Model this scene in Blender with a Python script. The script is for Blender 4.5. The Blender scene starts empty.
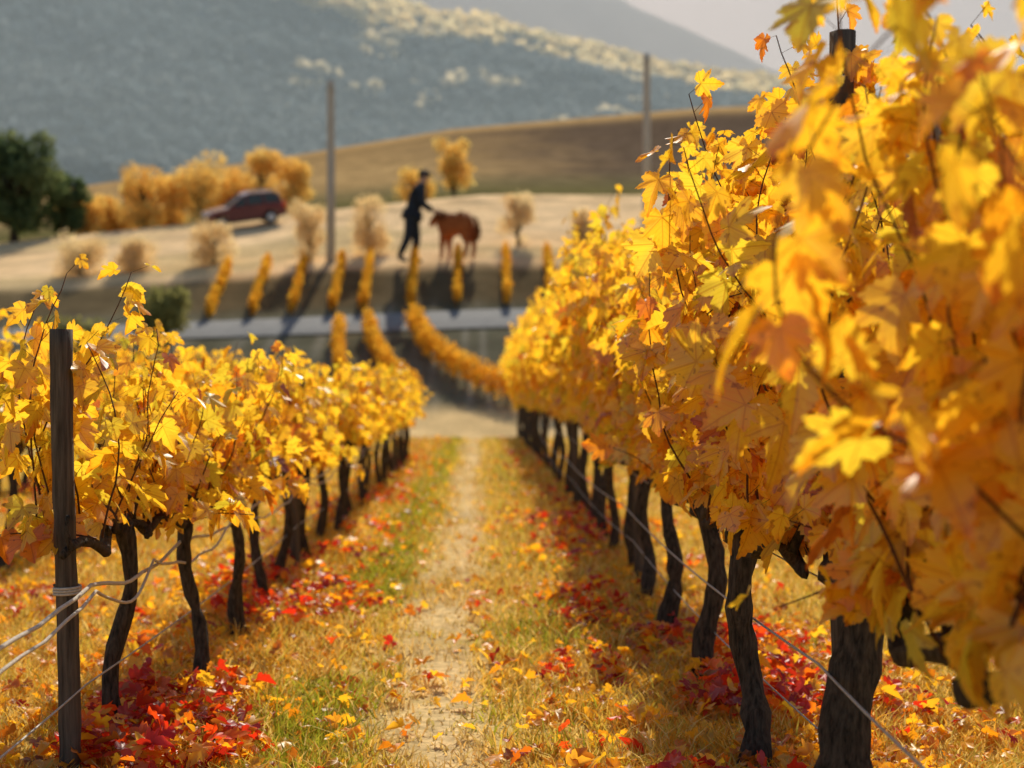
import bpy, math, numpy as np, bmesh
from mathutils import Vector, Matrix, Euler
R = np.random.default_rng(11)
scene = bpy.context.scene
COL = scene.collection

# ------------------------------------------------------------ helpers
def vnoise(x, y, seed=0):
    x = np.asarray(x, float); y = np.asarray(y, float)
    xi = np.floor(x).astype(np.int64); yi = np.floor(y).astype(np.int64)
    fx = x-xi; fy = y-yi
    fx = fx*fx*(3-2*fx); fy = fy*fy*(3-2*fy)
    def h(a, b):
        n = (a*374761393 + b*668265263 + seed*1442695041) & 0x7fffffff
        n = ((n ^ (n >> 13))*1274126177) & 0x7fffffff
        return ((n ^ (n >> 16)) & 0xffff)/65535.0
    return (h(xi, yi)*(1-fx)*(1-fy)+h(xi+1, yi)*fx*(1-fy)+h(xi, yi+1)*(1-fx)*fy+h(xi+1, yi+1)*fx*fy)
def fbm(x, y, seed=0, o=3):
    s = 0; a = .5; t = 0
    for i in range(o):
        s = s+a*vnoise(np.asarray(x)*2**i, np.asarray(y)*2**i, seed+i*7); t += a; a *= .5
    return s/t
def norm(v):
    return v/np.maximum(np.linalg.norm(v, axis=-1, keepdims=True), 1e-9)

class MB:
    """triangle mesh accumulator"""
    def __init__(s): s.v=[]; s.t=[]; s.m=[]; s.c=[]; s.u=[]; s.n=0
    def add(s, v, t, m=0, c=(1,1,1), uv=None):
        v = np.asarray(v, float).reshape(-1,3); t = np.asarray(t, np.int64).reshape(-1,3)
        s.v.append(v); s.t.append(t+s.n); s.m.append(np.full(len(t), m, np.int32))
        c = np.asarray(c, float)
        if c.ndim == 1: c = np.tile(c[:3], (len(v),1))
        s.c.append(c[:, :3]); s.u.append(np.zeros((len(v),2)) if uv is None else np.asarray(uv).reshape(-1,2))
        s.n += len(v)
    def mesh(s, name, mats, smooth=True):
        v = np.concatenate(s.v); t = np.concatenate(s.t); m = np.concatenate(s.m)
        c = np.concatenate(s.c); u = np.concatenate(s.u)
        me = bpy.data.meshes.new(name)
        me.vertices.add(len(v)); me.vertices.foreach_set('co', v.astype(np.float32).ravel())
        me.loops.add(len(t)*3); me.loops.foreach_set('vertex_index', t.astype(np.int32).ravel())
        me.polygons.add(len(t)); me.polygons.foreach_set('loop_start', np.arange(0, len(t)*3, 3, dtype=np.int32))
        me.polygons.foreach_set('material_index', m)
        me.polygons.foreach_set('use_smooth', np.full(len(t), smooth))
        me.update(calc_edges=True)
        ca = me.color_attributes.new('Col', 'FLOAT_COLOR', 'POINT')
        ca.data.foreach_set('color', np.concatenate([c, np.ones((len(c),1))],1).astype(np.float32).ravel())
        ul = me.uv_layers.new(name='UVMap')
        ul.data.foreach_set('uv', u[t.ravel()].astype(np.float32).ravel())
        for q in mats: me.materials.append(q)
        me.validate()
        return me
def obj(name, me, loc=(0,0,0), rot=(0,0,0), parent=None, scale=None):
    o = bpy.data.objects.new(name, me); COL.objects.link(o)
    o.location = loc; o.rotation_euler = rot
    if scale is not None: o.scale = scale if hasattr(scale,'__len__') else (scale,)*3
    if parent: o.parent = parent
    return o

def tube(pts, rad, sides=8, rough=0.0, rng=None, ridges=0.0):
    pts = np.asarray(pts, float); n = len(pts); rad = np.broadcast_to(rad, (n,)).astype(float)
    tan = norm(np.gradient(pts, axis=0))
    ref = np.array([0.13,0.97,0.21]) if abs(tan[:,1]).mean() < .7 else np.array([.97,.1,.2])
    a = norm(np.cross(tan, ref)); b = np.cross(tan, a)
    th = np.linspace(0, 2*np.pi, sides, endpoint=False)
    rr = np.ones((n, sides))
    if ridges and rng is not None:
        ph = rng.uniform(0, 6.28); tw = np.linspace(0, rng.uniform(-2.5,2.5), n)[:,None]
        rr = rr+ridges*(np.sin(3*(th+tw)+ph)*.5+np.sin(5*(th-tw*.7)+ph*2)*.5)
    if rough and rng is not None:
        rr = rr+rough*rng.normal(size=(n, sides))
    v = pts[:,None]+(a[:,None]*np.cos(th)[None,:,None]+b[:,None]*np.sin(th)[None,:,None])*(rad[:,None]*rr)[...,None]
    i = np.arange(n-1)[:,None]*sides; j = np.arange(sides)[None]; j2 = (j+1)%sides
    q = np.stack([i+j, i+j2, i+sides+j2, i+sides+j], -1).reshape(-1,4)
    t = np.concatenate([q[:, [0,1,2]], q[:, [0,2,3]]])
    v = v.reshape(-1,3)
    e = len(v); v = np.concatenate([v, pts[:1], pts[-1:]])
    c1 = np.stack([np.full(sides, e), (np.arange(sides)+1)%sides, np.arange(sides)],1)
    c2 = np.stack([np.full(sides, e+1), (n-1)*sides+np.arange(sides), (n-1)*sides+(np.arange(sides)+1)%sides],1)
    return v, np.concatenate([t,c1,c2])

# ------------------------------------------------------------ terrain
D  = np.array([-60,30,40,44,48,52,58,62,67,72,98,106,125,200,235,300,600,720,1100,1500,2600.])
Z0 = np.array([0,0,-.05,-.4,-.45,.35,2.13,3.7,5.35,7.75,14.9,15.4,18.9,0,0,34,0,60,0,150,80.])
def _z(x, d):
    f = 1+0.007*np.clip(x,-70,0)
    k = [np.broadcast_to(Z0[i], x.shape).astype(float) for i in range(len(D))]
    for i in (6,7,8,9,10,11): k[i] = Z0[i]*f
    k[12] = Z0[12]*(1+0.005*np.clip(x,-70,0))
    h2 = np.interp(x, [-160,-67,-28,-4,31,90,200], [20,28,34,38.2,41.5,44,40])
    k[13] = h2; k[14] = h2*.93
    k[16] = np.interp(x, [-500,-250,-76,-25,17,67,150,300,600], [330,255,174,160,151,140,120,90,60])
    k[17] = k[16]*.7
    k[18] = np.interp(x, [-700,-300,0,60,120,200,350,800], [450,420,360,330,300,265,225,170])
    k[19] = k[18]*.8
    idx = np.clip(np.searchsorted(D, d, side='right')-1, 0, len(D)-2)
    K = np.stack(k)
    fl = K.reshape(len(D), -1); di = d.ravel(); ii = idx.ravel(); ar = np.arange(len(ii))
    t = np.clip((di-D[ii])/(D[ii+1]-D[ii]), 0, 1)
    return (fl[ii,ar]*(1-t)+fl[ii+1,ar]*t).reshape(x.shape)
def terrain(x, y):
    x = np.asarray(x, float); y = np.asarray(y, float)
    x, y = np.broadcast_arrays(x, y)
    s = 0
    for k in (-1,-.5,0,.5,1): s = s+_z(x, y+k*np.maximum(.03*y, .3))
    z = s/5
    z = z+(fbm(x*.9, y*.9, 3)-.5)*.05*np.clip(y/6,0,1)
    far = np.clip((y-230)/200, 0, 1)
    z = z+far*(fbm(x/60, y/60, 5, 4)-.5)*20*np.clip(y/500,0,1)
    return z
def tz(x, y): return float(terrain(np.array([x]), np.array([y]))[0])

def pathm(x, y):
    xc = -0.2+0.05*np.sin(y*.5)
    m = np.exp(-(np.abs(x-xc)/(.25+.16*(fbm(x*2,y*1.2,9)-.5)))**2)
    return m*sm(.22,.6,fbm(x*4,y*2.5,10)+.12)
ROWS = np.array([-5.9,-3.55,-1.4,1.1,3.7,6.2])
def rowd(x):
    return np.min(np.abs(np.asarray(x)[...,None]-ROWS), -1)
def lerp(a, b, t): return a*(1-t[...,None])+b*t[...,None]
def sm(e0, e1, v): t = np.clip((v-e0)/(e1-e0),0,1); return t*t*(3-2*t)
def A(*c): return np.array(c, float)
def greenm(x, y):
    n1 = fbm(x*1.1,y*.5,21)
    return np.clip(np.exp(-((x+.72)/.24)**2)*sm(.22,.46,n1)+.35*np.exp(-((x-.42)/.2)**2)*sm(.42,.62,n1)+.45*sm(.60,.72,n1)*np.exp(-(y/14)**2),0,1)

def near_col(x, y):
    n2 = fbm(x*3, y*2, 22)
    c = lerp(A(.48,.32,.08), A(.62,.44,.14), n2)
    c = lerp(c, A(.22,.23,.035), np.clip(greenm(x,y),0,.75))
    r = np.exp(-(rowd(x)/.5)**2)
    c = lerp(c, A(.44,.22,.045), r*.7)
    c = lerp(c, A(.64,.48,.27), pathm(x,y)*.85)
    return c
def zone_col(x, y):
    c = near_col(x, y)
    n = fbm(x*.3, y*.3, 31, 4)
    v = lerp(A(.10,.095,.065), A(.18,.16,.10), n)
    v = lerp(v, A(.34,.30,.23), np.exp(-((np.abs((x+1.0+.03*(y-52))%2.1-1.05)-.35)/.12)**2)*.5)
    v = lerp(v, A(.66,.46,.22), sm(54.0,51.5,y+1.2*(n-.5)))
    c = lerp(c, v, sm(41,46,y))
    v2 = lerp(A(.12,.09,.05), A(.20,.145,.075), n)
    c = lerp(c, v2, sm(66,68,y))
    edge = 72+1.2*(fbm(x*.15, x*0, 33)-.5)
    st = .5+.5*np.sin(y*2.4+x*.5+fbm(x*.1,y*.1,35)*4)
    fld = lerp(A(.76,.50,.25), A(.90,.65,.38), st*.35+n*.65)
    for o in (-.75,.75):
        fld = lerp(fld, A(.38,.27,.15), .75*np.exp(-((y+o-(90+.25*(x+16)))/.28)**2))
    fld = lerp(fld, A(.44,.34,.15), .5*sm(.55,.68,fbm(x*.12,y*.2,36)))
    c = lerp(c, fld, sm(-.6,.6,y-edge))
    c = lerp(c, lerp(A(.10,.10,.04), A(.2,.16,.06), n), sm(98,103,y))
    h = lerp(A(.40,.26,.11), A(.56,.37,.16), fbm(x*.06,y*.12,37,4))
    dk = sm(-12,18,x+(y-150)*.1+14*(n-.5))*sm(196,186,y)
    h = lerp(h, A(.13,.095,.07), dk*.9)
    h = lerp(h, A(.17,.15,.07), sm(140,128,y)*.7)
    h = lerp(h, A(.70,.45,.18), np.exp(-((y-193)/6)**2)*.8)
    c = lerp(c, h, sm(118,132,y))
    m = lerp(A(.09,.13,.15), A(.13,.16,.17), fbm(x/40,y/40,39,4))  # mountain slope, blue-grey air haze blended into its colour
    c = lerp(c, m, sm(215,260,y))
    m2 = A(.55,.62,.66)*np.ones(x.shape+(3,))  # far ridge: pale distance haze painted as surface colour
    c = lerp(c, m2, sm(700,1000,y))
    return c

def make_grid(xs, ys):
    X, Y = np.meshgrid(xs, ys)
    n, m = X.shape
    i = np.arange(n-1)[:,None]*m; j = np.arange(m-1)[None]
    q = np.stack([i+j, i+j+1, i+m+j+1, i+m+j], -1).reshape(-1,4)
    return X, Y, np.concatenate([q[:, [0,1,2]], q[:, [0,2,3]]])

# ------------------------------------------------------------ materials
def newmat(name):
    m = bpy.data.materials.new(name); m.use_nodes = True
    nt = m.node_tree; nt.nodes.clear()
    return m, nt, nt.nodes, nt.links
def N(nt, t, **k):
    n = nt.nodes.new(t)
    for a, b in k.items(): setattr(n, a, b)
    return n
def mathn(nt, op, a, b=None, c=None, clamp=False):
    n = N(nt, 'ShaderNodeMath', operation=op); n.use_clamp = clamp
    for i, q in enumerate((a,b,c)):
        if q is None: continue
        if isinstance(q, (int,float)): n.inputs[i].default_value = q
        else: nt.links.new(q, n.inputs[i])
    return n.outputs[0]
def mixc(nt, fac, a, b, blend='MIX'):
    n = N(nt, 'ShaderNodeMix', data_type='RGBA', blend_type=blend)
    for s, q in ((n.inputs[0],fac),(n.inputs[6],a),(n.inputs[7],b)):
        if isinstance(q,(int,float)): s.default_value = q
        elif isinstance(q, tuple): s.default_value = (*q[:3],1)
        else: nt.links.new(q, s)
    return n.outputs[2]

def ground_mat():
    m, nt, ns, L = newmat('ground_soil_grass')
    out = N(nt,'ShaderNodeOutputMaterial'); p = N(nt,'ShaderNodeBsdfDiffuse')
    at = N(nt,'ShaderNodeAttribute', attribute_name='Col')
    geo = N(nt,'ShaderNodeNewGeometry')
    n1 = N(nt,'ShaderNodeTexNoise'); n1.inputs['Scale'].default_value=14; n1.inputs['Detail'].default_value=5; n1.inputs['Roughness'].default_value=.7
    n2 = N(nt,'ShaderNodeTexNoise'); n2.inputs['Scale'].default_value=.55; n2.inputs['Detail'].default_value=3
    L.new(geo.outputs['Position'], n1.inputs['Vector']); L.new(geo.outputs['Position'], n2.inputs['Vector'])
    f1 = N(nt,'ShaderNodeMapRange'); f1.inputs[1].default_value=.3; f1.inputs[2].default_value=.7; f1.inputs[3].default_value=.55; f1.inputs[4].default_value=1.4
    f2 = N(nt,'ShaderNodeMapRange'); f2.inputs[1].default_value=.3; f2.inputs[2].default_value=.7; f2.inputs[3].default_value=.8; f2.inputs[4].default_value=1.2
    L.new(n1.outputs[0], f1.inputs[0]); L.new(n2.outputs[0], f2.inputs[0])
    k = mathn(nt,'MULTIPLY', f1.outputs[0], f2.outputs[0])
    v = N(nt,'ShaderNodeVectorMath', operation='SCALE'); L.new(at.outputs['Color'], v.inputs[0]); L.new(k, v.inputs['Scale'])
    L.new(v.outputs[0], p.inputs['Color'])
    b = N(nt,'ShaderNodeBump'); b.inputs['Strength'].default_value=.6; b.inputs['Distance'].default_value=.03
    L.new(n1.outputs[0], b.inputs['Height']); L.new(b.outputs[0], p.inputs['Normal'])
    L.new(p.outputs[0], out.inputs[0]); return m

def leaf_mat(name, veins=True, transl=.5, gloss=.0, tint=(1.14,.95,.5)):
    m, nt, ns, L = newmat(name)
    out = N(nt,'ShaderNodeOutputMaterial'); p = N(nt,'ShaderNodeBsdfDiffuse')
    tr = N(nt,'ShaderNodeBsdfTranslucent'); mx = N(nt,'ShaderNodeMixShader'); mx.inputs[0].default_value=transl
    at = N(nt,'ShaderNodeAttribute', attribute_name='Col')
    col = at.outputs['Color']
    if veins:
        uv = N(nt,'ShaderNodeUVMap'); sp = N(nt,'ShaderNodeSeparateXYZ'); L.new(uv.outputs[0], sp.inputs[0])
        u = mathn(nt,'ABSOLUTE', sp.outputs[0]); w = sp.outputs[1]
        ds = []
        for deg in (0, 50, 100):
            a = math.radians(deg)
            ds.append(mathn(nt,'ABSOLUTE', mathn(nt,'SUBTRACT', mathn(nt,'MULTIPLY',u,math.cos(a)), mathn(nt,'MULTIPLY',w,math.sin(a)))))
        dm = mathn(nt,'MINIMUM', ds[0], mathn(nt,'MINIMUM', ds[1], ds[2]))
        w2 = mathn(nt,'FRACT', mathn(nt,'MULTIPLY', mathn(nt,'SUBTRACT', w, mathn(nt,'MULTIPLY',u,.8)), 7.0))
        sv = mathn(nt,'LESS_THAN', mathn(nt,'ABSOLUTE', mathn(nt,'SUBTRACT', w2,.5)), .07)
        vein = mathn(nt,'MAXIMUM', mathn(nt,'LESS_THAN', dm, .018), mathn(nt,'MULTIPLY', sv,.4))
        geo = N(nt,'ShaderNodeNewGeometry')
        ns1 = N(nt,'ShaderNodeTexNoise'); ns1.inputs['Scale'].default_value=38; ns1.inputs['Detail'].default_value=2
        L.new(geo.outputs['Position'], ns1.inputs['Vector'])
        r = mathn(nt,'SQRT', mathn(nt,'ADD', mathn(nt,'MULTIPLY',u,u), mathn(nt,'MULTIPLY',w,w)))
        edge = mathn(nt,'MULTIPLY', mathn(nt,'SUBTRACT', mathn(nt,'ADD', r, mathn(nt,'MULTIPLY', ns1.outputs[0], 1.3)), 1.28), 2.6, clamp=True)
        burnt = mixc(nt, 1.0, col, (.82,.45,.25), 'MULTIPLY')
        c1 = mixc(nt, mathn(nt,'MULTIPLY', edge, .6), col, burnt)
        spk = mathn(nt,'GREATER_THAN', ns1.outputs[0], .655)
        c2 = mixc(nt, mathn(nt,'MULTIPLY',spk,.6), c1, (.30,.10,.012))
        col = mixc(nt, mathn(nt,'MULTIPLY',vein,.7), c2, mixc(nt,1.0,c2,(.72,.5,.35),'MULTIPLY'))
    L.new(col, p.inputs['Color'])
    if tint: L.new(mixc(nt,1.0,col,tint,'MULTIPLY'), tr.inputs['Color'])
    else: L.new(col, tr.inputs['Color'])
    L.new(p.outputs[0], mx.inputs[1]); L.new(tr.outputs[0], mx.inputs[2])
    res = mx.outputs[0]
    if gloss:
        gl = N(nt,'ShaderNodeBsdfGlossy'); gl.inputs['Roughness'].default_value=.42; gl.inputs['Color'].default_value=(1,1,1,1)
        m2 = N(nt,'ShaderNodeMixShader'); m2.inputs[0].default_value=gloss
        L.new(res, m2.inputs[1]); L.new(gl.outputs[0], m2.inputs[2]); res = m2.outputs[0]
    L.new(res, out.inputs[0])
    return m
def rough_mat(name, c1, c2, scale=(20,20,3), bump=.8, rough=.9, dist=.01, spec=.2):
    m, nt, ns, L = newmat(name)
    out = N(nt,'ShaderNodeOutputMaterial'); p = N(nt,'ShaderNodeBsdfPrincipled')
    tc = N(nt,'ShaderNodeTexCoord'); mp = N(nt,'ShaderNodeMapping'); mp.inputs['Scale'].default_value=scale
    n1 = N(nt,'ShaderNodeTexNoise'); n1.inputs['Scale'].default_value=1; n1.inputs['Detail'].default_value=6; n1.inputs['Roughness'].default_value=.65
    L.new(tc.outputs['Object'], mp.inputs[0]); L.new(mp.outputs[0], n1.inputs['Vector'])
    cr = N(nt,'ShaderNodeValToRGB'); cr.color_ramp.elements[0].position=.32; cr.color_ramp.elements[1].position=.7
    cr.color_ramp.elements[0].color=(*c1,1); cr.color_ramp.elements[1].color=(*c2,1)
    L.new(n1.outputs[0], cr.inputs[0]); L.new(cr.outputs[0], p.inputs['Base Color'])
    p.inputs['Roughness'].default_value=rough; p.inputs['Specular IOR Level'].default_value=spec
    if bump:
        b = N(nt,'ShaderNodeBump'); b.inputs['Strength'].default_value=bump; b.inputs['Distance'].default_value=dist
        L.new(n1.outputs[0], b.inputs['Height']); L.new(b.outputs[0], p.inputs['Normal'])
    L.new(p.outputs[0], out.inputs[0]); return m

M_ground = ground_mat()
M_leaf = leaf_mat('vine_leaf', True, .64, .05)
M_leaf_lo = leaf_mat('vine_leaf_plain', False, .64, .04)
M_leaf_far = leaf_mat('foliage', False, .5, 0, (1.05,.97,.8))
M_forest = leaf_mat('forest_foliage', False, .5, 0, None)
M_grass = leaf_mat('grass_blade', False, .42, 0, (1.05,.95,.7))
M_bark = rough_mat('vine_bark', (.010,.008,.006), (.12,.09,.065), (70,70,14), 1.0, .95, .012)
M_cane = rough_mat('cane', (.05,.02,.010), (.16,.07,.03), (60,60,60), 0, .7)
M_post = rough_mat('weathered_wood', (.035,.026,.02), (.17,.13,.095), (45,45,3), .9, .9, .006)
M_polew = rough_mat('pole_wood', (.38,.34,.28), (.58,.52,.44), (10,10,1), .3, .9)
M_wire = rough_mat('wire_metal', (.25,.23,.2), (.5,.47,.42), (40,40,40), .2, .5, .002, .5)
M_rope = rough_mat('twine', (.42,.36,.28), (.68,.60,.5), (90,90,90), .6, .9, .002)
M_road = rough_mat('road_asphalt', (.17,.165,.16), (.23,.225,.215), (1.5,1.5,1.5), .2, .9)

# ------------------------------------------------------------ ground sheet
u = np.linspace(-1,1,300)
xs = np.sinh(u*6.2)/np.sinh(6.2)*1500
yy = [-40.,-20,-8,-2,0]
while yy[-1] < 2500:
    y = yy[-1]; yy.append(y+max(.12, y*.0125) if y < 300 else y+y*.025)
X, Y, T = make_grid(xs, np.array(yy))
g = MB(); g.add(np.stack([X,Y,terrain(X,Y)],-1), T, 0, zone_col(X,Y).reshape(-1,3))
obj('ground', g.mesh('ground', [M_ground]))

# road across the valley side
xr = np.linspace(-45,45,120); yr = np.linspace(0,1,8)
Xr, Ur, Tr = make_grid(xr, yr)
Yr = 63.0+Ur*2.8+.8*np.sin(Xr*.05)
g = MB(); g.add(np.stack([Xr,Yr,terrain(Xr,Yr)+.07+.05*np.sin(Ur*np.pi)],-1), Tr, 0)
obj('road', g.mesh('road',[M_road]))

# ------------------------------------------------------------ leaves
half = [(0,-.04),(.09,-.22),(.22,-.31),(.36,-.23),(.49,-.17),(.56,-.03),(.62,.13),(.44,.20),(.60,.35),(.66,.53),(.44,.51),(.25,.42),(.32,.66),(.20,.76),(.13,.90),(0,1.03)]
def outline(teeth):
    h = [np.array(p) for p in half]
    pts = []
    for i in range(len(h)-1):
        pts.append(h[i])
        if teeth and i > 0:
            mid = (h[i]+h[i+1])/2
            pts.append(h[i]*.67+h[i+1]*.33-norm(mid)*.035)
            pts.append(h[i]*.4+h[i+1]*.6+norm(mid)*.03)
    pts.append(h[-1])
    left = [np.array([-p[0],p[1]]) for p in pts[1:-1]][::-1]
    return np.array(pts+left)
O0 = outline(True); O1 = outline(False)
O2 = np.array([(0,-.1),(.3,-.28),(.58,.08),(.6,.48),(.27,.45),(0,1.),(-.27,.45),(-.6,.48),(-.58,.08),(-.3,-.28)])
def tmpl(O, rings):
    K = len(O); v = [np.zeros((1,2))]; t = []
    for r in rings: v.append(O*r)
    j = np.arange(K); j2 = (j+1)%K
    t.append(np.stack([np.zeros(K,int), 1+j2, 1+j],1))
    for k in range(len(rings)-1):
        a = 1+k*K; b = a+K
        t.append(np.stack([a+j, a+j2, b+j2],1)); t.append(np.stack([a+j, b+j2, b+j],1))
    return np.concatenate(v), np.concatenate(t)
LOD = [tmpl(O0,[.55,1]), tmpl(O1,[1]), tmpl(O2,[1])]

def leaves(mb, P, tip, nrm, size, col, lod, mat, rng, curl=1.0):
    n = len(P)
    if n == 0: return
    V, F = LOD[lod]
    tip = norm(tip); nrm = norm(nrm-tip*np.sum(nrm*tip,-1,keepdims=True)); b = np.cross(tip, nrm)
    x = V[None,:,0]*rng.uniform(.85,1.12,(n,1)); y = V[None,:,1]*rng.uniform(.85,1.1,(n,1))
    r = np.sqrt(x*x+y*y); th = np.arctan2(x, y)
    fold = rng.uniform(-.15,.5,(n,1))*curl; dr = rng.uniform(0,.5,(n,1))*curl
    ph = rng.uniform(0,6.28,(n,1)); wa = rng.uniform(.03,.15,(n,1))*curl
    z = fold*np.abs(x)-dr*(y*np.abs(y))*.8-.15*r*r + wa*np.sin(5*th+ph)*r+wa*.6*np.sin(3*th+ph*2)*r
    w = P[:,None]+size[:,None,None]*(x[...,None]*b[:,None]+y[...,None]*tip[:,None]+z[...,None]*nrm[:,None])
    f = (F[None]+(np.arange(n)*len(V))[:,None,None]).reshape(-1,3)
    c = np.repeat(col[:,None], len(V), 1)
    e = np.clip(r,0,1)[...,None]
    c = c*(1-e*np.array([.0,.10,.2]))
    uv = np.stack([V[None,:,0]*np.ones((n,1)), V[None,:,1]*np.ones((n,1))],-1)
    mb.add(w, f, mat, c.reshape(-1,3), uv)

PAL_X = [0,.12,.3,.55,.8,.93,1]
PAL = np.array([(.60,.64,.08),(.92,.77,.085),(.98,.74,.065),(.98,.64,.045),(.95,.48,.028),(.72,.24,.018),(.36,.13,.03)])
def pal(r): return np.stack([np.interp(r, PAL_X, PAL[:,k]) for k in range(3)],-1)

def vine(name, seed, tall, lod, span, trunk_r, n_sh, L, lsize, hue, trunk=True, zc=.86, spread=.25, lean=0.0, droop=.22, twigs=True, pull=.16, minz=.3, extra=None):
    rng = np.random.default_rng(seed); mb = MB()
    k = 16 if lod < 2 else 8
    t = np.linspace(0,1,k)
    px = lean*(1-t)+.05*np.sin(t*rng.uniform(3,6)+rng.uniform(0,6))*np.sin(t*np.pi)*1.0
    py = rng.uniform(-.12,.12)*(1-t)+.05*np.sin(t*rng.uniform(3,6)+rng.uniform(0,6))*np.sin(t*np.pi)
    pz = t*(zc+.02)-.06*(1-t)
    rad = trunk_r*(1.0-.3*t+.5*np.exp(-t*12)+.25*np.exp(-((t-1)/.12)**2))*(1+.1*rng.normal(size=k))
    if trunk: mb.add(*tube(np.stack([px,py,pz],1), rad, 14 if lod<2 else 7, .05, rng, .16), 0)
    for s in (-1,1):
        q = np.linspace(0,1,12); ln = span*.62
        mb.add(*tube(np.stack([.03*np.sin(q*7+s+seed), s*q*ln, zc-.02+.035*np.sin(q*9+seed*1.3)],1), trunk_r*(.62-.2*q)*(1+.12*rng.normal(size=12)), 9, .08, rng, .2), 0)
        for _ in range(3):   # spurs
            yq = s*rng.uniform(.1,ln)
            mb.add(*tube(np.stack([[0,yq,zc],[rng.normal()*.03,yq+rng.normal()*.02,zc+.06],[rng.normal()*.05,yq+rng.normal()*.04,zc+.12]]), [trunk_r*.35,trunk_r*.28,.008], 6), 0)
    P=[];TI=[];NR=[];S=[];PB=[]
    for i in range(n_sh):
        p = np.array([rng.normal()*.05, rng.uniform(-span/2,span/2)*1.06, zc+rng.uniform(-.02,.06)])
        dr = rng.random() < droop
        if dr: d = np.array([rng.choice([-1,1])*rng.uniform(.4,1.0), rng.normal()*.5, rng.uniform(.0,.7)]); ln = rng.uniform(.25,.5); gz=.10
        else: d = np.array([rng.normal()*spread, rng.normal()*.22, 1.]); ln = L*rng.uniform(.6,1.0) if rng.random()<.93 else L*rng.uniform(1.0,1.12); gz=.004
        if extra and i < len(extra): ex = extra[i]; p=np.array([ex[0],ex[1],zc]); d=np.array([ex[2],0,1.]); ln=ex[3]; dr=False; gz=0
        step = .068; k = max(3,int(ln/step)); pts=[p.copy()]
        for s in range(k):
            d = d/np.linalg.norm(d)
            p = p+d*step; pts.append(p.copy())
            d = d+rng.normal(size=3)*.10; d[2] -= gz*(1+s*.03)
            if not dr: d[0] -= p[0]*pull
        pts = np.array(pts)
        pts[:,2] = np.maximum(pts[:,2], minz)
        if twigs: mb.add(*tube(pts, np.linspace(.0052,.002,len(pts)), 5 if lod==0 else 3), 1)
        for s in range(1,len(pts)):
            reps = 2 if rng.random()<.25 else 1
            for _ in range(reps):
                a = rng.uniform(0,2*np.pi)
                side = np.array([math.cos(a)*1.25, math.sin(a)*.8, 0]); side /= np.linalg.norm(side)
                pet = side*rng.uniform(.03,.09)+np.array([0,0,rng.uniform(-.01,.05)])
                base = pts[s]
                P.append(base+pet); PB.append(base)
                TI.append(side*rng.uniform(.2,.9)+np.array([0,0,-rng.uniform(.1,1.1)])+rng.normal(size=3)*.3)
                NR.append(side*.75+np.array([0,0,rng.uniform(.1,1.0)])+rng.normal(size=3)*.4)
                tf = s/len(pts)
                S.append(lsize*rng.uniform(.65,1.15)*(1 if tf<.75 else 1-.55*(tf-.75)/.25))
    P=np.array(P);TI=np.array(TI);NR=np.array(NR);S=np.array(S);PB=np.array(PB)
    hr = np.clip(hue+rng.normal(size=len(P))*.17+.08*np.sin(P[:,2]*5+seed)+.06*np.sin(P[:,1]*7), .06, .85)
    hr = np.where(rng.random(len(P))<.04, rng.uniform(.86,1,len(P)), hr)
    hr = np.where(rng.random(len(P))<.045, rng.uniform(.0,.12,len(P)), hr)
    col = pal(hr)*rng.uniform(.86,1.02,(len(P),1))
    leaves(mb, P, TI, NR, S, col, lod, 2, rng)
    if lod < 2 and twigs:
        n=len(P); w=.0016
        off=np.array([[w,0,0],[-w*.5,w*.87,0],[-w*.5,-w*.87,0]])
        v=np.concatenate([PB[:,None]+off[None], P[:,None]+off[None]],1)
        ft=np.array([[0,1,4],[0,4,3],[1,2,5],[1,5,4],[2,0,3],[2,3,5]])
        mb.add(v, (ft[None]+(np.arange(n)*6)[:,None,None]).reshape(-1,3), 1)
    return mb.mesh(name, [M_bark, M_cane, M_leaf if lod<2 else M_leaf_lo])

def place(me, x, y, rz=0, s=1, sz=None):
    obj('grapevine', me, (x, y, tz(x,y)), (0,0,rz), None, (s,s,sz if sz else s))

# right row: y, x, trunk r, shoots, L, lod, hue, droop, spread, minz
near_r = [(1.95,1.07,.055,15,1.85,0,.28,.03,.16,.84),(3.0,1.05,.055,16,1.9,0,.29,.05,.16,.80),(4.15,1.15,.085,21,1.9,0,.38,.16,.20,.60),(5.3,1.0,.056,22,1.85,0,.38,.10,.19,.74),
          (6.75,1.07,.052,22,1.75,1,.40,.08,.17,.78),(8.2,1.10,.05,22,1.70,1,.42,.06,.15,.80),(9.5,1.13,.048,22,1.70,1,.38,.05,.14,.8),(10.8,1.15,.048,22,1.76,1,.38,.05,.14,.8)]
for i,(y,x,tr,n,L,lod,hue,dp,spd,mz) in enumerate(near_r):
    me = vine('grapevine', 100+i, True, lod, 1.3, tr, n, L, .132, hue, trunk=(i!=1), spread=spd, lean=(.0 if i<2 else R.uniform(-.06,.06)), droop=dp, pull=.22, minz=mz, zc=.80 if i<2 else .87)
    place(me, x, y)
tallv = [vine('grapevine_tall', 200+i, True, 2, 1.3, .05, 22, 1.9, .135, .35, spread=.12, droop=.03, pull=.3, minz=.8, zc=.9) for i in range(4)]
y = 12.1; i = 0
while y < 44:
    place(tallv[i%4], 1.18+R.uniform(-.05,.05), y, R.choice([0,math.pi]), 1, R.uniform(.95,1.08)*(1.03 if y<14 else 1.10)); y += R.uniform(1.1,1.3); i += 1
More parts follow.
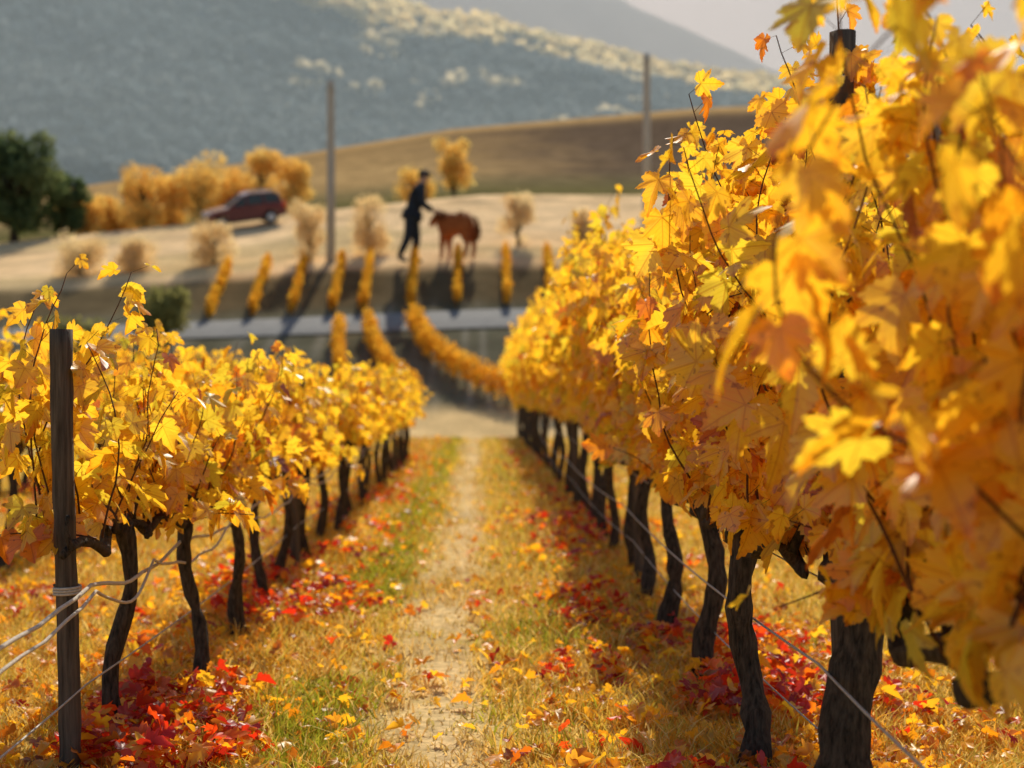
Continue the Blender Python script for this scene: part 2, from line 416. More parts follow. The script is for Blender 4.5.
# left row
near_l = [(5.75,-1.43),(6.6,-1.34),(7.9,-1.4),(9.1,-1.42),(10.4,-1.4)]
for i,(y,x) in enumerate(near_l):
    me = vine('grapevine', 300+i, False, 1, 1.2, .037, 25, [.80,.70,.94,.74,.86][i], .105, .30, spread=.30, lean=R.uniform(-.08,.08), droop=.30, zc=.84, minz=.68,
              extra=[(-.20,-.45,-.12,1.12),(-.16,-.5,-.05,1.05),(-.18,-.40,-.1,1.0)] if i==0 else None)
    place(me, x, y)
shortv = [vine('grapevine_short', 400+i, False, 2, 1.2, .04, 25, .82, .108, .30, spread=.32, droop=.28, zc=.84, minz=.68) for i in range(4)]
y = 11.6; i = 0
while y < 28.5:
    place(shortv[i%4], -1.4+R.uniform(-.06,.06), y, R.choice([0,math.pi]), 1, R.uniform(.90,1.12)); y += R.uniform(1.0,1.2); i += 1
for xx, y0, y1 in ((-3.55,8.5,30),(-5.9,14,30),(3.7,5,26)):
    y = y0
    while y < y1:
        place(shortv[i%4], xx+R.uniform(-.08,.08), y, R.choice([0,math.pi]), 1.05, R.uniform(1.0,1.15)*1.05); y += R.uniform(1.1,1.3); i += 1

# ------------------------------------------------------------ posts & wires
def post(x, y, h, w, seed):
    rng = np.random.default_rng(seed); k=24; t=np.linspace(0,1,k)
    pts = np.stack([.012*np.sin(t*4+seed)+.0*t, .01*np.cos(t*3), t*(h+.1)-.1],1)
    v, f = tube(pts, w*(1+.05*rng.normal(size=k)*.5), 12, .03, rng, .10)
    mb = MB(); mb.add(v,f,0)
    return obj('vineyard_post', mb.mesh('vineyard_post',[M_post]), (x,y,tz(x,y)), (R.uniform(-.01,.01),R.uniform(-.015,.015),0))
post(-1.475,5.12,1.61,.038,1)
post(1.13,4.38,2.5,.04,2)
for k,(x,y,h) in enumerate([(-1.42,11.0,1.5),(-1.4,17,1.5),(-1.4,23,1.5),(1.14,10.2,2.3),(1.14,17,2.3),(-3.55,9.4,1.5)]): post(x,y,h,.04,10+k)

def wire(name, pts, r, mat, twist=0):
    cu = bpy.data.curves.new(name,'CURVE'); cu.dimensions='3D'; cu.bevel_depth=r; cu.bevel_resolution=2
    sp = cu.splines.new('POLY'); sp.points.add(len(pts)-1)
    for i,p in enumerate(pts): sp.points[i].co=(*p,1)
    cu.materials.append(mat)
    return obj(name, cu)
def sagline(x, ys, z, sag, n=14, amp=.0):
    out=[]
    for a,b in zip(ys[:-1],ys[1:]):
        for k in range(n):
            t=k/n; y=a+(b-a)*t
            out.append((x+amp*math.sin(y*7), y, z-sag*4*t*(1-t)+amp*math.sin(y*11)))
    out.append((x,ys[-1],z)); return out
wire('trellis_twine', sagline(-1.38,[2.2,5.1,6.6,9.1,11,14,17,20,23],.70,.06,14,.006), .0075, M_rope)
wire('trellis_twine', sagline(-1.36,[2.2,5.1,6.0,7.9,11,14,17,23],.68,.10,14,.008), .006, M_rope)
wire('trellis_wire', sagline(-1.40,[2,5.1,11,17,23],.345,.03), .0035, M_wire)
wire('trellis_wire', sagline(1.03,[1.2,4.3,10.2,17,24],.56,.05), .0042, M_wire)
wire('trellis_wire', sagline(1.08,[1.2,4.3,10.2,17,24],.80,.02), .003, M_wire)
wire('trellis_wire', sagline(1.10,[1.2,4.3,10.2,17,24],.30,.05), .003, M_wire)
wire('trellis_wire', sagline(1.13,[1.2,4.3,10.2,17,24],1.6,.04), .0025, M_wire)
wire('trellis_twine', [(-1.475+.046*math.cos(a), 5.12+.046*math.sin(a), .66+a*.0016) for a in np.linspace(0,22,90)], .005, M_rope)

# ------------------------------------------------------------ grass
def grass():
    rng = np.random.default_rng(5); n = 240000
    y = 3.2*(44/3.2)**rng.random(n); x = rng.uniform(-1,1,n)*(.42*y+.8)
    k = (x>-9)&(x<8); x=x[k]; y=y[k]; n=len(x)
    pm = pathm(x,y); tuft = fbm(x*5,y*5,44)
    k = (rng.random(n) > pm*.70) & (rng.random(n) < .25+1.3*tuft); x=x[k]; y=y[k]; pm=pm[k]; tuft=tuft[k]; n=len(x)
    z = terrain(x,y)
    far = 1+y/7
    h = rng.uniform(.03,.085,n)*(1-.55*pm)*(.4+1.3*tuft)*(1+.02*y)
    w = rng.uniform(.0018,.0035,n)*far
    a = rng.uniform(0,np.pi*2,n); lean = rng.normal(size=(n,2))*.65
    c = np.array([(.88,.62,.16),(.92,.74,.30),(.80,.50,.09),(.68,.58,.11)])[rng.integers(0,4,n)]
    g = greenm(x,y)
    gm = rng.random(n) < g*.85
    c[gm] = np.array([(.36,.42,.04),(.54,.55,.07)])[rng.integers(0,2,gm.sum())]
    rr = rng.random(n) < .4*np.exp(-(rowd(x)/.55)**2)
    c[rr] = (.80,.42,.05)
    c[pm>.5] = c[pm>.5]*.4+np.array([.80,.62,.35])*.6
    c = c*rng.uniform(.65,1.10,(n,1))
    dx=np.cos(a)*w; dy=np.sin(a)*w
    b = np.stack([x,y,z-.005],1)
    v0=b+np.stack([dx,dy,0*x],1); v1=b-np.stack([dx,dy,0*x],1)
    mid = b+np.stack([lean[:,0]*h*.35,lean[:,1]*h*.35,h*.6],1); tipp=b+np.stack([lean[:,0]*h,lean[:,1]*h,h],1)
    v2=mid+np.stack([dx,dy,0*x],1)*.75; v3=mid-np.stack([dx,dy,0*x],1)*.75
    v=np.stack([v0,v1,v2,v3,tipp],1)
    f=np.array([[0,1,3],[0,3,2],[2,3,4]])
    mb=MB(); mb.add(v,(f[None]+(np.arange(n)*5)[:,None,None]).reshape(-1,3),0,np.repeat(c,5,0))
    obj('grass', mb.mesh('grass',[M_grass]))
grass()
def litter():
    rng = np.random.default_rng(6); mb=MB()
    for lod,n,y0,y1 in ((1,18000,3.3,9.5),(2,27000,9.5,42)):
        y = y0*(y1/y0)**rng.random(n); x = rng.uniform(-1,1,n)*(.40*y+.8)
        k=(x>-8)&(x<7); x=x[k]; y=y[k]
        d=rowd(x); pm=pathm(x,y); cl=fbm(x*1.3,y*.9,71)
        redz=sm(.46,.58,fbm(x*1.7+9,y*1.3,75))*np.exp(-((d)/.8)**2)
        pr=.10+.50*np.exp(-(d/.65)**2)*(.3+1.3*sm(.4,.62,cl))+redz*.6; pr*= (1-.85*pm)
        k=rng.random(len(x))<pr; x=x[k];y=y[k];d=d[k];redz=redz[k]; n=len(x)
        hr=rng.uniform(.35,1,n); c=pal(hr)
        rm=rng.random(n)<redz*.72+.05
        c[rm]=np.array([(.66,.04,.018),(.84,.10,.02),(.42,.025,.018),(.92,.26,.025)])[rng.integers(0,4,rm.sum())]
        c*=rng.uniform(.7,1.08,(n,1))
        P=np.stack([x,y,terrain(x,y)+rng.uniform(.015,.06,n)+redz*rng.uniform(0,.12,n)],1)
        a=rng.uniform(0,6.28,n)
        tip=np.stack([np.cos(a),np.sin(a),rng.normal(size=n)*.4],1)
        nr=np.stack([rng.normal(size=n)*.6,rng.normal(size=n)*.6,np.ones(n)],1)
        leaves(mb,P,tip,nr,rng.uniform(.03,.07,n)*(1+.2*redz),c,lod,0,rng,1.6)
    obj('fallen_leaves', mb.mesh('fallen_leaves',[M_leaf_lo]))
litter()

# ------------------------------------------------------------ clump foliage helper
def clump_leaves(mb, centers, radii, n, size, cols, mat, rng, flat=1.0, fill=.5):
    centers=np.asarray(centers,float); radii=np.asarray(radii,float)
    w=radii**2; idx=rng.choice(len(centers),n,p=w/w.sum())
    d=norm(rng.normal(size=(n,3))); r=rng.uniform(fill,1.08,n)**1
    P=centers[idx]+d*(radii[idx]*r)[:,None]*np.array([1,1,flat])
    a=norm(rng.normal(size=(n,3))); b=norm(np.cross(a,rng.normal(size=(n,3))))
    s=size*rng.uniform(.5,1.3,n)
    v=np.stack([P-a*s[:,None],P+b*s[:,None]*.7,P+a*s[:,None],P-b*s[:,None]*.7],1)
    f=np.array([[0,1,2],[0,2,3]])
    cols=np.asarray(cols); cb=cols[rng.integers(0,len(cols),len(centers))][idx]*.6+cols[rng.integers(0,len(cols),n)]*.4
    cb=cb*rng.uniform(.75,1.1,(n,1))
    mb.add(v,(f[None]+(np.arange(n)*4)[:,None,None]).reshape(-1,3),mat,np.repeat(cb,4,0))
def tree(name,x,y,h,w,cols,n,size,seed,crown0=.25,nc=16,cr=(.16,.27),fill=.3):
    rng=np.random.default_rng(seed); mb=MB()
    k=8;t=np.linspace(0,1,k)
    pts=np.stack([.03*h*np.sin(t*3+seed),.03*h*np.cos(t*2.5),t*h*.7-.1],1)
    mb.add(*tube(pts,np.linspace(w*.045,w*.01,k),8,.05,rng),0)
    cs=[];rs=[]
    for i in range(nc):
        a=rng.uniform(0,6.28); q=rng.uniform(0,1)**.5; hz=rng.uniform(.12,.84); zz=crown0*h+(1-crown0)*h*hz
        sh=math.sqrt(max(.1,1-((hz-.45)/.62)**2))
        c=np.array([math.cos(a)*q*w*.34*sh,math.sin(a)*q*w*.34*sh,zz]); cs.append(c); rs.append(w*rng.uniform(*cr))
        m=c*np.array([.45,.45,1]); m[2]=c[2]*.7
        mb.add(*tube([[0,0,min(h*.6,c[2]*.5)],m,c],[w*.02,w*.013,w*.005],5),0)
    clump_leaves(mb,cs,rs,n,size,cols,1,rng,.9,fill)
    return obj(name,mb.mesh(name,[M_bark,M_leaf_far]),(x,y,tz(x,y)))
def at(px,d): return (px-480)/1422*d
gold=[(.97,.72,.22),(.98,.78,.28),(.94,.60,.14)]
orange=[(.96,.54,.05),(.97,.61,.07),(.92,.44,.035)]
straw=[(.94,.76,.44),(.96,.83,.54),(.88,.66,.36)]
green=[(.10,.16,.08),(.14,.20,.09),(.18,.22,.10)]
olive=[(.30,.31,.12),(.42,.40,.16),(.24,.23,.09)]
for i,(px,d,h,w) in enumerate([(85,75,2.1,3.0),(138,75.4,1.8,2.4),(215,76,2.2,2.9),(310,75,3.4,2.3),(370,76,3.5,2.6),(518,77,3.1,2.5),(583,76,2.2,1.9)]):
    tree('straw_shrub',at(px,d),d,h,w,straw,4200,.068,500+i,crown0=-.05,nc=22,fill=.4)
tree('olive_shrub',at(190,65.5),60.8,2.9,2.8,olive,4000,.11,520,crown0=.0)
tree('olive_shrub',at(110,65.5),60.5,1.7,2.6,olive,2500,.11,521,crown0=.0)
for i,(px,d,h,w) in enumerate([(88,101,3.0,3.8),(145,101,4.6,4.2),(200,102,5.2,4.8),(262,103,5.4,3.6),(294,103,4.2,3.2),(235,104,4.1,3.6),(172,103,3.9,3.4),(118,103,3.0,3.2)]):
    tree('autumn_tree',at(px,d),d,h,w,gold,3800,.12,540+i,crown0=.0,nc=20,fill=.5)
tree('autumn_tree',at(452,108),108,5.4,3.2,gold,2200,.14,560,crown0=.12)
tree('autumn_tree',at(415,112),112,2.8,3.8,gold,1700,.14,561,crown0=.0)
tree('green_tree',at(20,96),96,8.0,7.4,green,9500,.18,570,crown0=.02,nc=32,cr=(.11,.2))
tree('green_tree',at(-40,98),98,8.6,7,green,7000,.2,571,crown0=.05,nc=26,cr=(.12,.2))
tree('green_tree',at(62,98),99,4.6,3.8,green,3800,.16,572,crown0=.0,cr=(.12,.22))

def hedge(pts,h,w,seed):
    rng=np.random.default_rng(seed); mb=MB(); pts=np.array(pts,float)
    seg=np.linalg.norm(np.diff(pts,axis=0),axis=1); cum=np.concatenate([[0],np.cumsum(seg)]); Ltot=cum[-1]
    m=max(4,int(Ltot/.3)); s=np.linspace(0,Ltot,m); x=np.interp(s,cum,pts[:,0]); y=np.interp(s,cum,pts[:,1]); z=terrain(x,y)
    for a,b,c in list(zip(x,y,z))[::3]:
        mb.add(*tube([[a,b,c-.05],[a+.03,b,c+h*.5]],[.05,.04],5),0)
    cs=np.stack([x,y,z+h*.55],1)+rng.normal(size=(m,3))*.03
    clump_leaves(mb,cs,np.full(m,w),int(Ltot*420),.08,orange,1,rng,h*.46/w,.3)
    obj('vine_row',mb.mesh('vine_row',[M_bark,M_leaf_far]))
for k,px in enumerate([225,265,302,341,369,414,458,506,548]):
    xw=at(px,71.5)
    hedge([(xw*.975,66.4+.8*math.sin(xw*.05)),(xw*1.0,72.8)],1.0,.21,600+k)
hedge([(at(414,63),62.8),(at(418,61),61.2),(at(427,60),59.6),(at(442,58),58),(at(458,56),56.3),(at(482,54.5),54.8),(1.2,53.3),(2.6,52.0)],1.35,.46,620)
hedge([(at(369,63),62.8),(at(374,60),60),(at(386,57),57.2),(-2.6,54.2)],1.1,.36,621)
hedge([(at(341,63),62.8),(at(338,60),60),(at(340,57),57.2)],1.0,.28,622)
for k in range(4):
    hedge([(2.2+k*2.0,62.2),(2.9+k*2.2,57.5),(4+k*2.3,54)],1.0,.3,630+k)

# distant forest on the mountain: leafy clumps
def forest():
    rng=np.random.default_rng(8); mb=MB()
    def put(x,y,s,c,q=10,fs=.5):
        n=len(x); z=terrain(x,y)+s*.35
        idx=np.repeat(np.arange(n),q); m=len(idx)
        d=norm(rng.normal(size=(m,3))); d[:,2]=np.abs(d[:,2])*1.2-.25
        P=np.stack([x,y,z],1)[idx]+d*(s[idx]*rng.uniform(.6,1,m))[:,None]
        a=norm(rng.normal(size=(m,3))); b=norm(np.cross(a,rng.normal(size=(m,3))))
        sz=(s[idx]*fs)*rng.uniform(.6,1.3,m)
        v=np.stack([P-a*sz[:,None],P+b*sz[:,None],P+a*sz[:,None],P-b*sz[:,None]],1)
        f=np.array([[0,1,2],[0,2,3]])
        cc=c[idx]*rng.uniform(.94,1.06,(m,1))
        mb.add(v,(f[None]+(np.arange(m)*4)[:,None,None]).reshape(-1,3),0,np.repeat(cc,4,0))
    n=9500; y=rng.uniform(330,600,n); x=rng.uniform(-.42,.35,n)*y
    c=np.array([(.085,.12,.14),(.10,.13,.15),(.11,.135,.145)])[rng.integers(0,3,n)]*rng.uniform(.92,1.06,(n,1))  # tree tones shifted blue-grey, distance haze mixed into the colour
    put(x,y,rng.uniform(1.8,3.3,n),c)
    n=4600; y=rng.uniform(520,600,n); x=rng.uniform(-110,140,n)
    k=fbm(x/16,y/22,91)>.45; x=x[k];y=y[k];n=len(x)
    c=np.array([(.92,.78,.40),(.80,.72,.40),(.95,.80,.40)])[rng.integers(0,3,n)]*rng.uniform(.85,1.03,(n,1))  # yellowish crest trees, sunlit brightness painted into the colour
    put(x,y,rng.uniform(2.4,5.0,n),c)
    n=600; y=rng.uniform(410,535,n); x=rng.uniform(-60,60,n)
    k=fbm(x/18+5,y/18,95)>.56; x=x[k];y=y[k];n=len(x)
    put(x,y,rng.uniform(2,4.2,n),np.tile([.62,.56,.36],(n,1)))
    obj('distant_forest', mb.mesh('distant_forest',[M_forest]))
forest()

# haze lying in the valleys in front of each mountain (real scattering volumes)
def haze(y0,y1,z0,z1,dens,col,wd):
    bm=bmesh.new(); bmesh.ops.create_cube(bm,size=1); me=bpy.data.meshes.new('valley_haze'); bm.to_mesh(me); bm.free()
    m,nt,ns,L=newmat('haze_volume'); out=N(nt,'ShaderNodeOutputMaterial'); v=N(nt,'ShaderNodeVolumeScatter')
    v.inputs['Color'].default_value=(*col,1); v.inputs['Density'].default_value=dens; v.inputs['Anisotropy'].default_value=.15
    L.new(v.outputs[0],out.inputs['Volume']); me.materials.append(m)
    obj('valley_haze',me,(0,(y0+y1)/2,(z0+z1)/2),(0,0,0),None,(wd,y1-y0,z1-z0))
haze(255,345,-20,130,.0054,(.66,.88,1.0),600)
haze(760,840,-20,290,.016,(.90,.96,1.0),1400)

# ------------------------------------------------------------ utility poles
def pole(px,d,h):
    x=at(px,d); mb=MB()
    mb.add(*tube([[0,0,-.4],[0.02,0,h*.5],[0,0,h-.3],[0,0,h]],[.25,.22,.20,.19],14),0)
    mb.add(*tube([[-.16,-.22,h-.55],[.16,-.22,h-.55]],[.045,.045],8),0)
    for s in (-.13,.13): mb.add(*tube([[s,-.22,h-.55],[s,-.22,h-.42],[s,-.22,h-.36]],[.02,.045,.03],8),1)
    obj('utility_pole', mb.mesh('utility_pole',[M_polew,M_wire]),(x,d,tz(x,d)))
pole(331,74.5,9.5); pole(647,82,10.2)

# ------------------------------------------------------------ car
def simple(name,c,rough=.5,metal=0,spec=.5,coat=0):
    m,nt,ns,L=newmat(name); out=N(nt,'ShaderNodeOutputMaterial'); p=N(nt,'ShaderNodeBsdfPrincipled')
    tc=N(nt,'ShaderNodeTexCoord'); n1=N(nt,'ShaderNodeTexNoise'); n1.inputs['Scale'].default_value=6; n1.inputs['Detail'].default_value=5
    L.new(tc.outputs['Object'],n1.inputs['Vector'])
    col=mixc(nt,n1.outputs[0],tuple(q*.8 for q in c),tuple(min(1,q*1.2) for q in c)); L.new(col,p.inputs['Base Color'])
    p.inputs['Roughness'].default_value=rough; p.inputs['Metallic'].default_value=metal; p.inputs['Specular IOR Level'].default_value=spec; p.inputs['Coat Weight'].default_value=coat
    L.new(p.outputs[0],out.inputs[0]); return m
M_paint=simple('car_paint',(.13,.022,.03),.35,.0,.4,.3); M_glass=simple('car_glass',(.012,.014,.018),.15,0,.5)
M_tyre=simple('tyre',(.012,.012,.012),.9); M_rim=simple('rim',(.6,.6,.62),.45,.3); M_red=simple('tail_lamp',(.8,.03,.02),.3); M_head=simple('head_lamp',(.85,.85,.8),.2)
M_plas=simple('black_plastic',(.025,.025,.027),.7)
def extr(name,prof,w,mat,parent,bev=.04,taper=None,yoff=0):
    bm=bmesh.new()
    vs=[[bm.verts.new((x,s*w/2*(taper(z) if taper else 1)+yoff,z)) for x,z in prof] for s in (-1,1)]
    n=len(prof)
    bm.faces.new(vs[0]); bm.faces.new(vs[1][::-1])
    for i in range(n): bm.faces.new([vs[0][(i+1)%n],vs[0][i],vs[1][i],vs[1][(i+1)%n]])
    bmesh.ops.recalc_face_normals(bm,faces=bm.faces)
    me=bpy.data.meshes.new(name); bm.to_mesh(me); bm.free(); me.materials.append(mat)
    o=obj(name,me,parent=parent)
    if bev: 
        b=o.modifiers.new('b','BEVEL'); b.width=bev; b.segments=3; b.limit_method='ANGLE'; b.angle_limit=.5
    return o
def car(x,y,heading,s=1.0):
    e=bpy.data.objects.new('parked_car',None); COL.objects.link(e)
    def arch(cx,r=.44,n=9): return [(cx+r*math.cos(a),.37+r*math.sin(a)) for a in np.linspace(0,math.pi,n)]
    prof=[(-2.2,.50),(-2.22,.85),(-2.18,1.12),(-2.05,1.18),(.75,1.16),(1.75,1.05),(2.12,.92),(2.22,.72),(2.2,.44),(1.9,.37)]+arch(1.4)+[(.93,.36),(-.86,.36)]+arch(-1.35)+[(-1.84,.38)]
    extr('body',prof,1.82,M_paint,e,.05,lambda z:1-.10*max(0,z-.6))
    cab=[(-2.10,1.16),(-1.85,1.62),(-1.62,1.74),(-.35,1.79),(.0,1.71),(.85,1.15)]
    extr('cabin',cab,1.64,M_glass,e,.05,lambda z:1-.24*max(0,z-1.16))
    roof=[(-1.89,1.66),(-1.65,1.775),(-.35,1.83),(.05,1.73),(.03,1.69),(-.35,1.75),(-1.61,1.71)]
    extr('roof',roof,1.45,M_paint,e,.01)
    for sy in (-1,1):
        for xa,xb in ((-1.86,-2.08),(-1.05,-1.10),(-.18,-.10),(.04,.87)):
            mb=MB(); za=1.72; zb=1.16
            mb.add(*tube([[xb,sy*.818,zb],[xa,sy*.72,za]],[.055,.045],6),0); obj('pillar',mb.mesh('pillar',[M_paint]),parent=e)
        mb=MB(); mb.add(*tube([[-1.5,sy*.6,1.83],[-1.4,sy*.6,1.865],[-.5,sy*.6,1.885],[-.38,sy*.6,1.83]],[.02]*4,6),0); obj('roof_rail',mb.mesh('roof_rail',[M_plas]),parent=e)
        extr('mirror',[(.62,1.18),(.62,1.32),(.76,1.30),(.78,1.20)],.2,M_paint,e,.02,None,sy*.98)
        extr('sill',[(-.86,.33),(-.86,.45),(.93,.45),(.93,.33)],.05,M_plas,e,.01,None,sy*.905)
        extr('head_lamp',[(1.95,.88),(2.0,.99),(2.1,.95),(2.235,.79)],.36,M_head,e,.01,None,sy*.68)
        extr('tail_lamp',[(-2.245,.88),(-2.2,1.14),(-2.06,1.17),(-2.1,.88)],.28,M_red,e,.01,None,sy*.79)
        extr('door_handle',[(-.35,1.04),(-.35,1.07),(-.15,1.07),(-.15,1.04)],.04,M_plas,e,.005,None,sy*.9)
        for cx in (1.4,-1.35):
            mb=MB(); v,f=tube([[cx,sy*.68,.37],[cx,sy*.70,.37],[cx,sy*.89,.37],[cx,sy*.92,.37]],[.33,.38,.38,.34],28); mb.add(v,f,0)
            v,f=tube([[cx,sy*.91,.37],[cx,sy*.93,.37]],[.24,.22],20); mb.add(v,f,1)
            for q in range(5):
                a=q*1.2566; mb.add(*tube([[cx,sy*.935,.37],[cx+.21*math.cos(a),sy*.932,.37+.21*math.sin(a)]],[.03,.025],6),1)
            obj('wheel',mb.mesh('wheel',[M_tyre,M_rim]),parent=e)
    extr('front_bumper',[(2.1,.38),(2.1,.64),(2.26,.61),(2.26,.44)],1.7,M_plas,e,.03)
    extr('rear_bumper',[(-2.12,.40),(-2.12,.70),(-2.28,.66),(-2.28,.46)],1.72,M_plas,e,.03)
    extr('grille',[(2.17,.70),(2.13,.88),(2.20,.87),(2.24,.70)],.9,M_plas,e,.01)
    h=.9; zx=(tz(x+h,y)-tz(x-h,y))/(2*h); zy=(tz(x,y+h)-tz(x,y-h))/(2*h)
    nrm=Vector((-zx,-zy,1)).normalized(); fx=Vector((math.cos(heading),math.sin(heading),0)); fx=(fx-nrm*fx.dot(nrm)).normalized(); fy=nrm.cross(fx)
    mt=Matrix((fx,fy,nrm)).transposed().to_4x4(); mt.translation=Vector((x,y,tz(x,y)+.06)); e.matrix_world=mt@Matrix.Scale(s,4)
car(at(247,92),91.6,math.radians(200),1.15)

# ------------------------------------------------------------ figures
def skin(name,verts,edges,radii,root,sub=2):
    me=bpy.data.meshes.new(name); me.from_pydata([Vector(v) for v in verts],edges,[])
    o=bpy.data.objects.new(name,me); COL.objects.link(o)
    m=o.modifiers.new('skin','SKIN'); m.use_smooth_shade=True
    sv=me.skin_vertices[0].data
    for i,r in enumerate(radii):
        sv[i].radius=(r,r) if not hasattr(r,'__len__') else r
        sv[i].use_root=(i==root)
    s=o.modifiers.new('sub','SUBSURF'); s.levels=sub; s.render_levels=sub
    dg=bpy.context.evaluated_depsgraph_get(); dg.update()
    me2=bpy.data.meshes.new_from_object(o.evaluated_get(dg)); me2.name=name
    bpy.data.objects.remove(o); bpy.data.meshes.remove(me)
    for p in me2.polygons: p.use_smooth=True
    return me2
M_jack=rough_mat('jacket_cloth',(.012,.016,.024),(.035,.042,.055),(14,14,14),.5,.9,.02)
M_trou=rough_mat('trouser_cloth',(.018,.022,.03),(.04,.045,.055),(14,14,14),.5,.9,.02)
M_boot=simple('boot',(.03,.02,.015),.6); M_skin=simple('skin',(.45,.26,.17),.55); M_hair=simple('hair',(.03,.02,.015),.8); M_cap=simple('cap',(.03,.03,.035),.9); M_eye=simple('eye',(.02,.015,.01),.2)
def man(x,y,s,rz=0):
    e=bpy.data.objects.new('man',None); COL.objects.link(e)
    V=[(-.05,0,.95),(-.02,0,1.1),(.05,0,1.3),(.10,0,1.44),(.14,0,1.52),(.175,0,1.61),(.185,0,1.70),
       (-.04,.10,.88),(.03,.11,.50),(-.02,.11,.10),(.14,.12,.035),
       (-.08,-.10,.88),(-.12,-.11,.50),(-.30,-.12,.11),(-.14,-.13,.035),
       (.09,.19,1.40),(.16,.23,1.14),(.36,.18,1.02),
       (.09,-.19,1.40),(.14,-.23,1.13),(.35,-.16,1.0)]
    E=[(0,1),(1,2),(2,3),(3,4),(4,5),(5,6),(0,7),(7,8),(8,9),(9,10),(0,11),(11,12),(12,13),(13,14),(3,15),(15,16),(16,17),(3,18),(18,19),(19,20)]
    Rr=[(.18,.17),(.175,.16),(.21,.185),(.125,.12),(.065,.065),(.095,.085),(.092,.088),.12,.09,.06,.045,.12,.09,.06,.045,.092,.074,.047,.092,.074,.047]
    me=skin('body',V,E,Rr,0)
    for m in (M_jack,M_trou,M_boot,M_skin): me.materials.append(m)
    for p in me.polygons:
        c=p.center
        p.material_index = 2 if c.z<.11 else 1 if c.z<.88 else 3 if c.z>1.52 else 0
    obj('body',me,parent=e)
    for hy,hz,b in ((.18,1.02,17),(-.16,1.0,20)):
        base=Vector((.36 if hy>0 else .35,hy,hz))
        vs=[base,base+Vector((.05,0,-.012)),base+Vector((.09,0,-.02))]; ed=[(0,1),(1,2)]; rr=[.028,(.036,.02),(.036,.018)]
        for k,(oy,l) in enumerate(((-.03,.06),(-.01,.075),(.01,.07),(.03,.055))):
            i=len(vs); vs+= [base+Vector((.10,oy,-.022)),base+Vector((.10+l*.6,oy*1.1,-.035)),base+Vector((.10+l,oy*1.15,-.07))]; ed+=[(2,i),(i,i+1),(i+1,i+2)]; rr+=[.010,.0095,.008]
        i=len(vs); sg=-1 if hy>0 else 1
        vs+=[base+Vector((.05,sg*.04,-.02)),base+Vector((.085,sg*.058,-.045))]; ed+=[(1,i),(i,i+1)]; rr+=[.012,.010]
        hm=skin('hand',vs,ed,rr,0,1); hm.materials.append(M_skin); obj('hand',hm,parent=e)
    def blob(name,loc,sc,mat,rot=0):
        bm=bmesh.new(); bmesh.ops.create_uvsphere(bm,u_segments=20,v_segments=12,radius=1)
        m2=bpy.data.meshes.new(name); bm.to_mesh(m2); bm.free(); m2.materials.append(mat)
        for p in m2.polygons: p.use_smooth=True
        return obj(name,m2,loc,(0,rot,0),e,sc)
    blob('hair',(.165,0,1.685),(.105,.092,.085),M_hair)
    blob('cap',(.185,0,1.735),(.112,.099,.06),M_cap,.15); blob('cap_brim',(.29,0,1.715),(.075,.07,.012),M_cap,.25)
    blob('nose',(.285,0,1.65),(.022,.013,.018),M_skin); blob('mouth',(.268,0,1.605),(.01,.025,.006),M_red)
    for sy in (-1,1):
        blob('eye',(.268,sy*.032,1.675),(.01,.012,.008),M_eye); blob('ear',(.175,sy*.093,1.655),(.02,.01,.03),M_skin)
    mb=MB(); v,f=tube([[.09,0,1.44],[.12,0,1.49],[.135,0,1.53]],[.11,.09,.082],16); mb.add(v,f,0); obj('collar',mb.mesh('collar',[M_jack]),parent=e)
    mb=MB(); v,f=tube([[-.07,0,.84],[-.055,0,.92],[-.03,0,1.02]],[.21,.205,.185],18,.02,R); mb.add(v,f,0); obj('jacket_hem',mb.mesh('jacket_hem',[M_jack]),parent=e)
    e.location=(x,y,tz(x,y)); e.scale=(s,s,s); e.rotation_euler=(0,0,rz)
M_coat=rough_mat('coat_fur',(.24,.06,.016),(.50,.15,.04),(25,25,25),.9,.85,.02)
M_mane=rough_mat('mane_hair',(.14,.04,.012),(.32,.10,.03),(40,40,10),.9,.9,.02)
M_hoof=simple('hoof',(.04,.03,.025),.6)
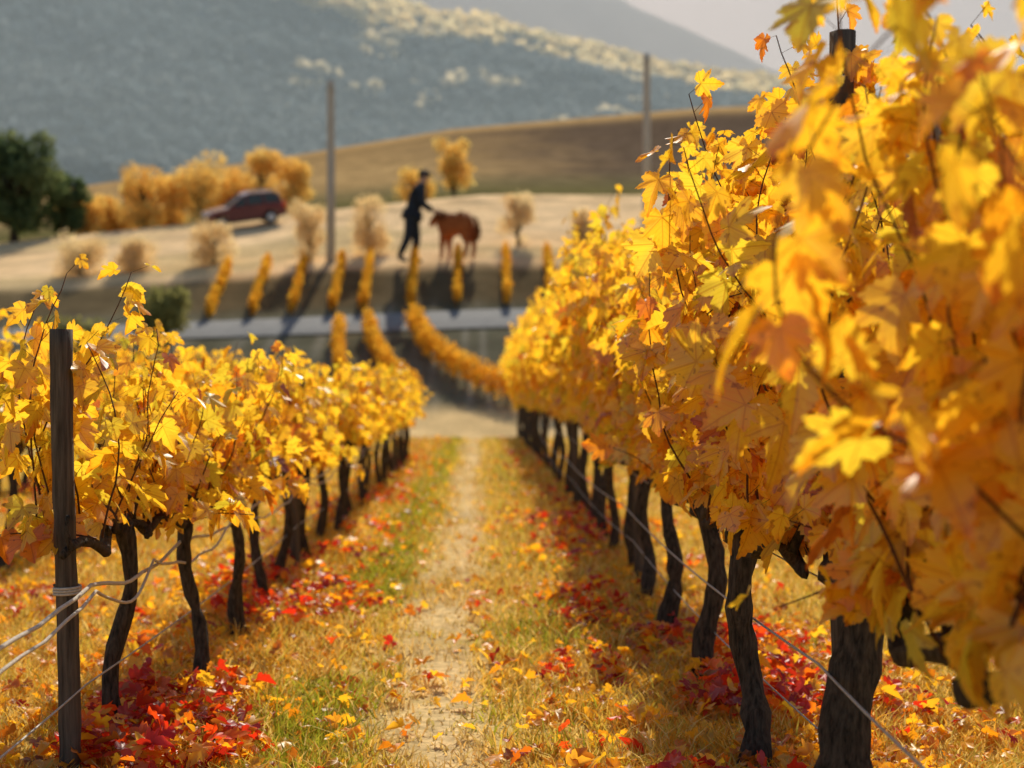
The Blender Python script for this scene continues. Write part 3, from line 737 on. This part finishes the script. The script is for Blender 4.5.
def pony(x,y,s,rz):
    e=bpy.data.objects.new('brown_pony',None); COL.objects.link(e)
    V=[(.30,0,.80),(.08,0,.74),(-.17,0,.77),(-.34,0,.87),(-.43,0,.95),(-.53,0,.90),(-.63,0,.76),
       (.28,.11,.58),(.42,.11,.33),(.39,.11,.10),(.36,.11,.03),
       (.28,-.11,.58),(.38,-.11,.33),(.33,-.11,.10),(.30,-.11,.03),
       (-.22,.11,.54),(-.22,.11,.32),(-.22,.11,.10),(-.25,.11,.03),
       (-.22,-.11,.54),(-.26,-.11,.32),(-.27,-.11,.10),(-.30,-.11,.03),(.42,0,.88)]
    E=[(0,1),(1,2),(2,3),(3,4),(4,5),(5,6),(0,7),(7,8),(8,9),(9,10),(0,11),(11,12),(12,13),(13,14),(2,15),(15,16),(16,17),(17,18),(2,19),(19,20),(20,21),(21,22),(0,23)]
    Rr=[(.21,.23),(.21,.22),(.22,.24),(.15,.18),(.10,.125),(.08,.10),(.052,.06),.125,.06,.042,.05,.125,.06,.042,.05,.095,.058,.04,.05,.095,.058,.04,.05,.08]
    me=skin('trunk_and_legs',V,E,Rr,1)
    me.materials.append(M_coat); me.materials.append(M_hoof)
    for p in me.polygons:
        if p.center.z<.055: p.material_index=1
    obj('trunk_and_legs',me,parent=e)
    mb=MB()
    for sy in (-1,1): mb.add(*tube([[-.43,sy*.06,1.02],[-.43,sy*.075,1.08],[-.44,sy*.075,1.13]],[.028,.024,.004],8),0)
    obj('ears',mb.mesh('ears',[M_coat]),parent=e)
    mb=MB(); rng=np.random.default_rng(3)
    for i in range(60):
        t=rng.random(); p0=np.array([-.16-.28*t,rng.normal()*.015,.98+.09*t]); sd_=rng.choice([-1,1])
        mb.add(*tube([p0,p0+[.01,sd_*.08,.02],p0+[.02,sd_*.14,-.09],p0+[.02,sd_*.15,-.19]],[.012,.012,.009,.003],5),0)
    for i in range(40):
        a=rng.normal()*.03; b=rng.normal()*.03
        mb.add(*tube([[.46,a*.5,.90],[.53,a,.82],[.55+b,a*1.5,.6],[.53+b,a*1.8,.36+rng.random()*.08]],[.02,.018,.014,.004],5),0)
    obj('mane_and_tail',mb.mesh('mane_and_tail',[M_mane]),parent=e)
    mb=MB()
    for sy in (-1,1):
        mb.add(*tube([[-.53,sy*.076,.92],[-.53,sy*.088,.92]],[.016,.010],10),0); mb.add(*tube([[-.655,sy*.025,.76],[-.665,sy*.03,.76]],[.012,.008],8),0)
    obj('eyes_and_nostrils',mb.mesh('eyes_and_nostrils',[M_eye]),parent=e)
    # stand square on the slope: follow its pitch a little
    e.location=(x,y,tz(x,y)-.02); e.scale=(s,s,s); e.rotation_euler=(0,0,rz)
man(at(415,73),73,2.68)
pony(at(455,73),73.3,2.42,math.radians(-32))

# ------------------------------------------------------------ light, sky, camera
az=math.radians(4); el=math.radians(38)
sd=Vector((math.sin(az)*math.cos(el),math.cos(az)*math.cos(el),math.sin(el)))
sl=bpy.data.lights.new('sun','SUN'); sl.energy=5; sl.angle=math.radians(.53); sl.color=(1,.92,.76)
so=obj('sun',sl,(0,0,50)); so.rotation_mode='QUATERNION'; so.rotation_quaternion=sd.to_track_quat('Z','Y')
w=bpy.data.worlds.new('World'); scene.world=w; w.use_nodes=True; nt=w.node_tree; nt.nodes.clear()
bg=nt.nodes.new('ShaderNodeBackground'); ow=nt.nodes.new('ShaderNodeOutputWorld'); sk=nt.nodes.new('ShaderNodeTexSky')
sk.sky_type='NISHITA'; sk.sun_disc=False; sk.sun_elevation=el; sk.sun_rotation=az; sk.dust_density=1.5; sk.air_density=1.0
bg.inputs[1].default_value=.12; nt.links.new(sk.outputs[0],bg.inputs[0]); nt.links.new(bg.outputs[0],ow.inputs[0])

cam=bpy.data.cameras.new('camera'); cam.lens=50; cam.sensor_width=36; cam.clip_end=6000; cam.clip_start=.05
cam.dof.use_dof=True; cam.dof.focus_distance=5.0; cam.dof.aperture_fstop=1.9; cam.dof.aperture_blades=0
co=obj('camera',cam,(0,0,1.4+tz(0,0)),(math.radians(90.16),0,math.radians(-1.29)))
scene.camera=co
scene.view_settings.view_transform='Standard'; scene.view_settings.look='None'; scene.view_settings.exposure=0
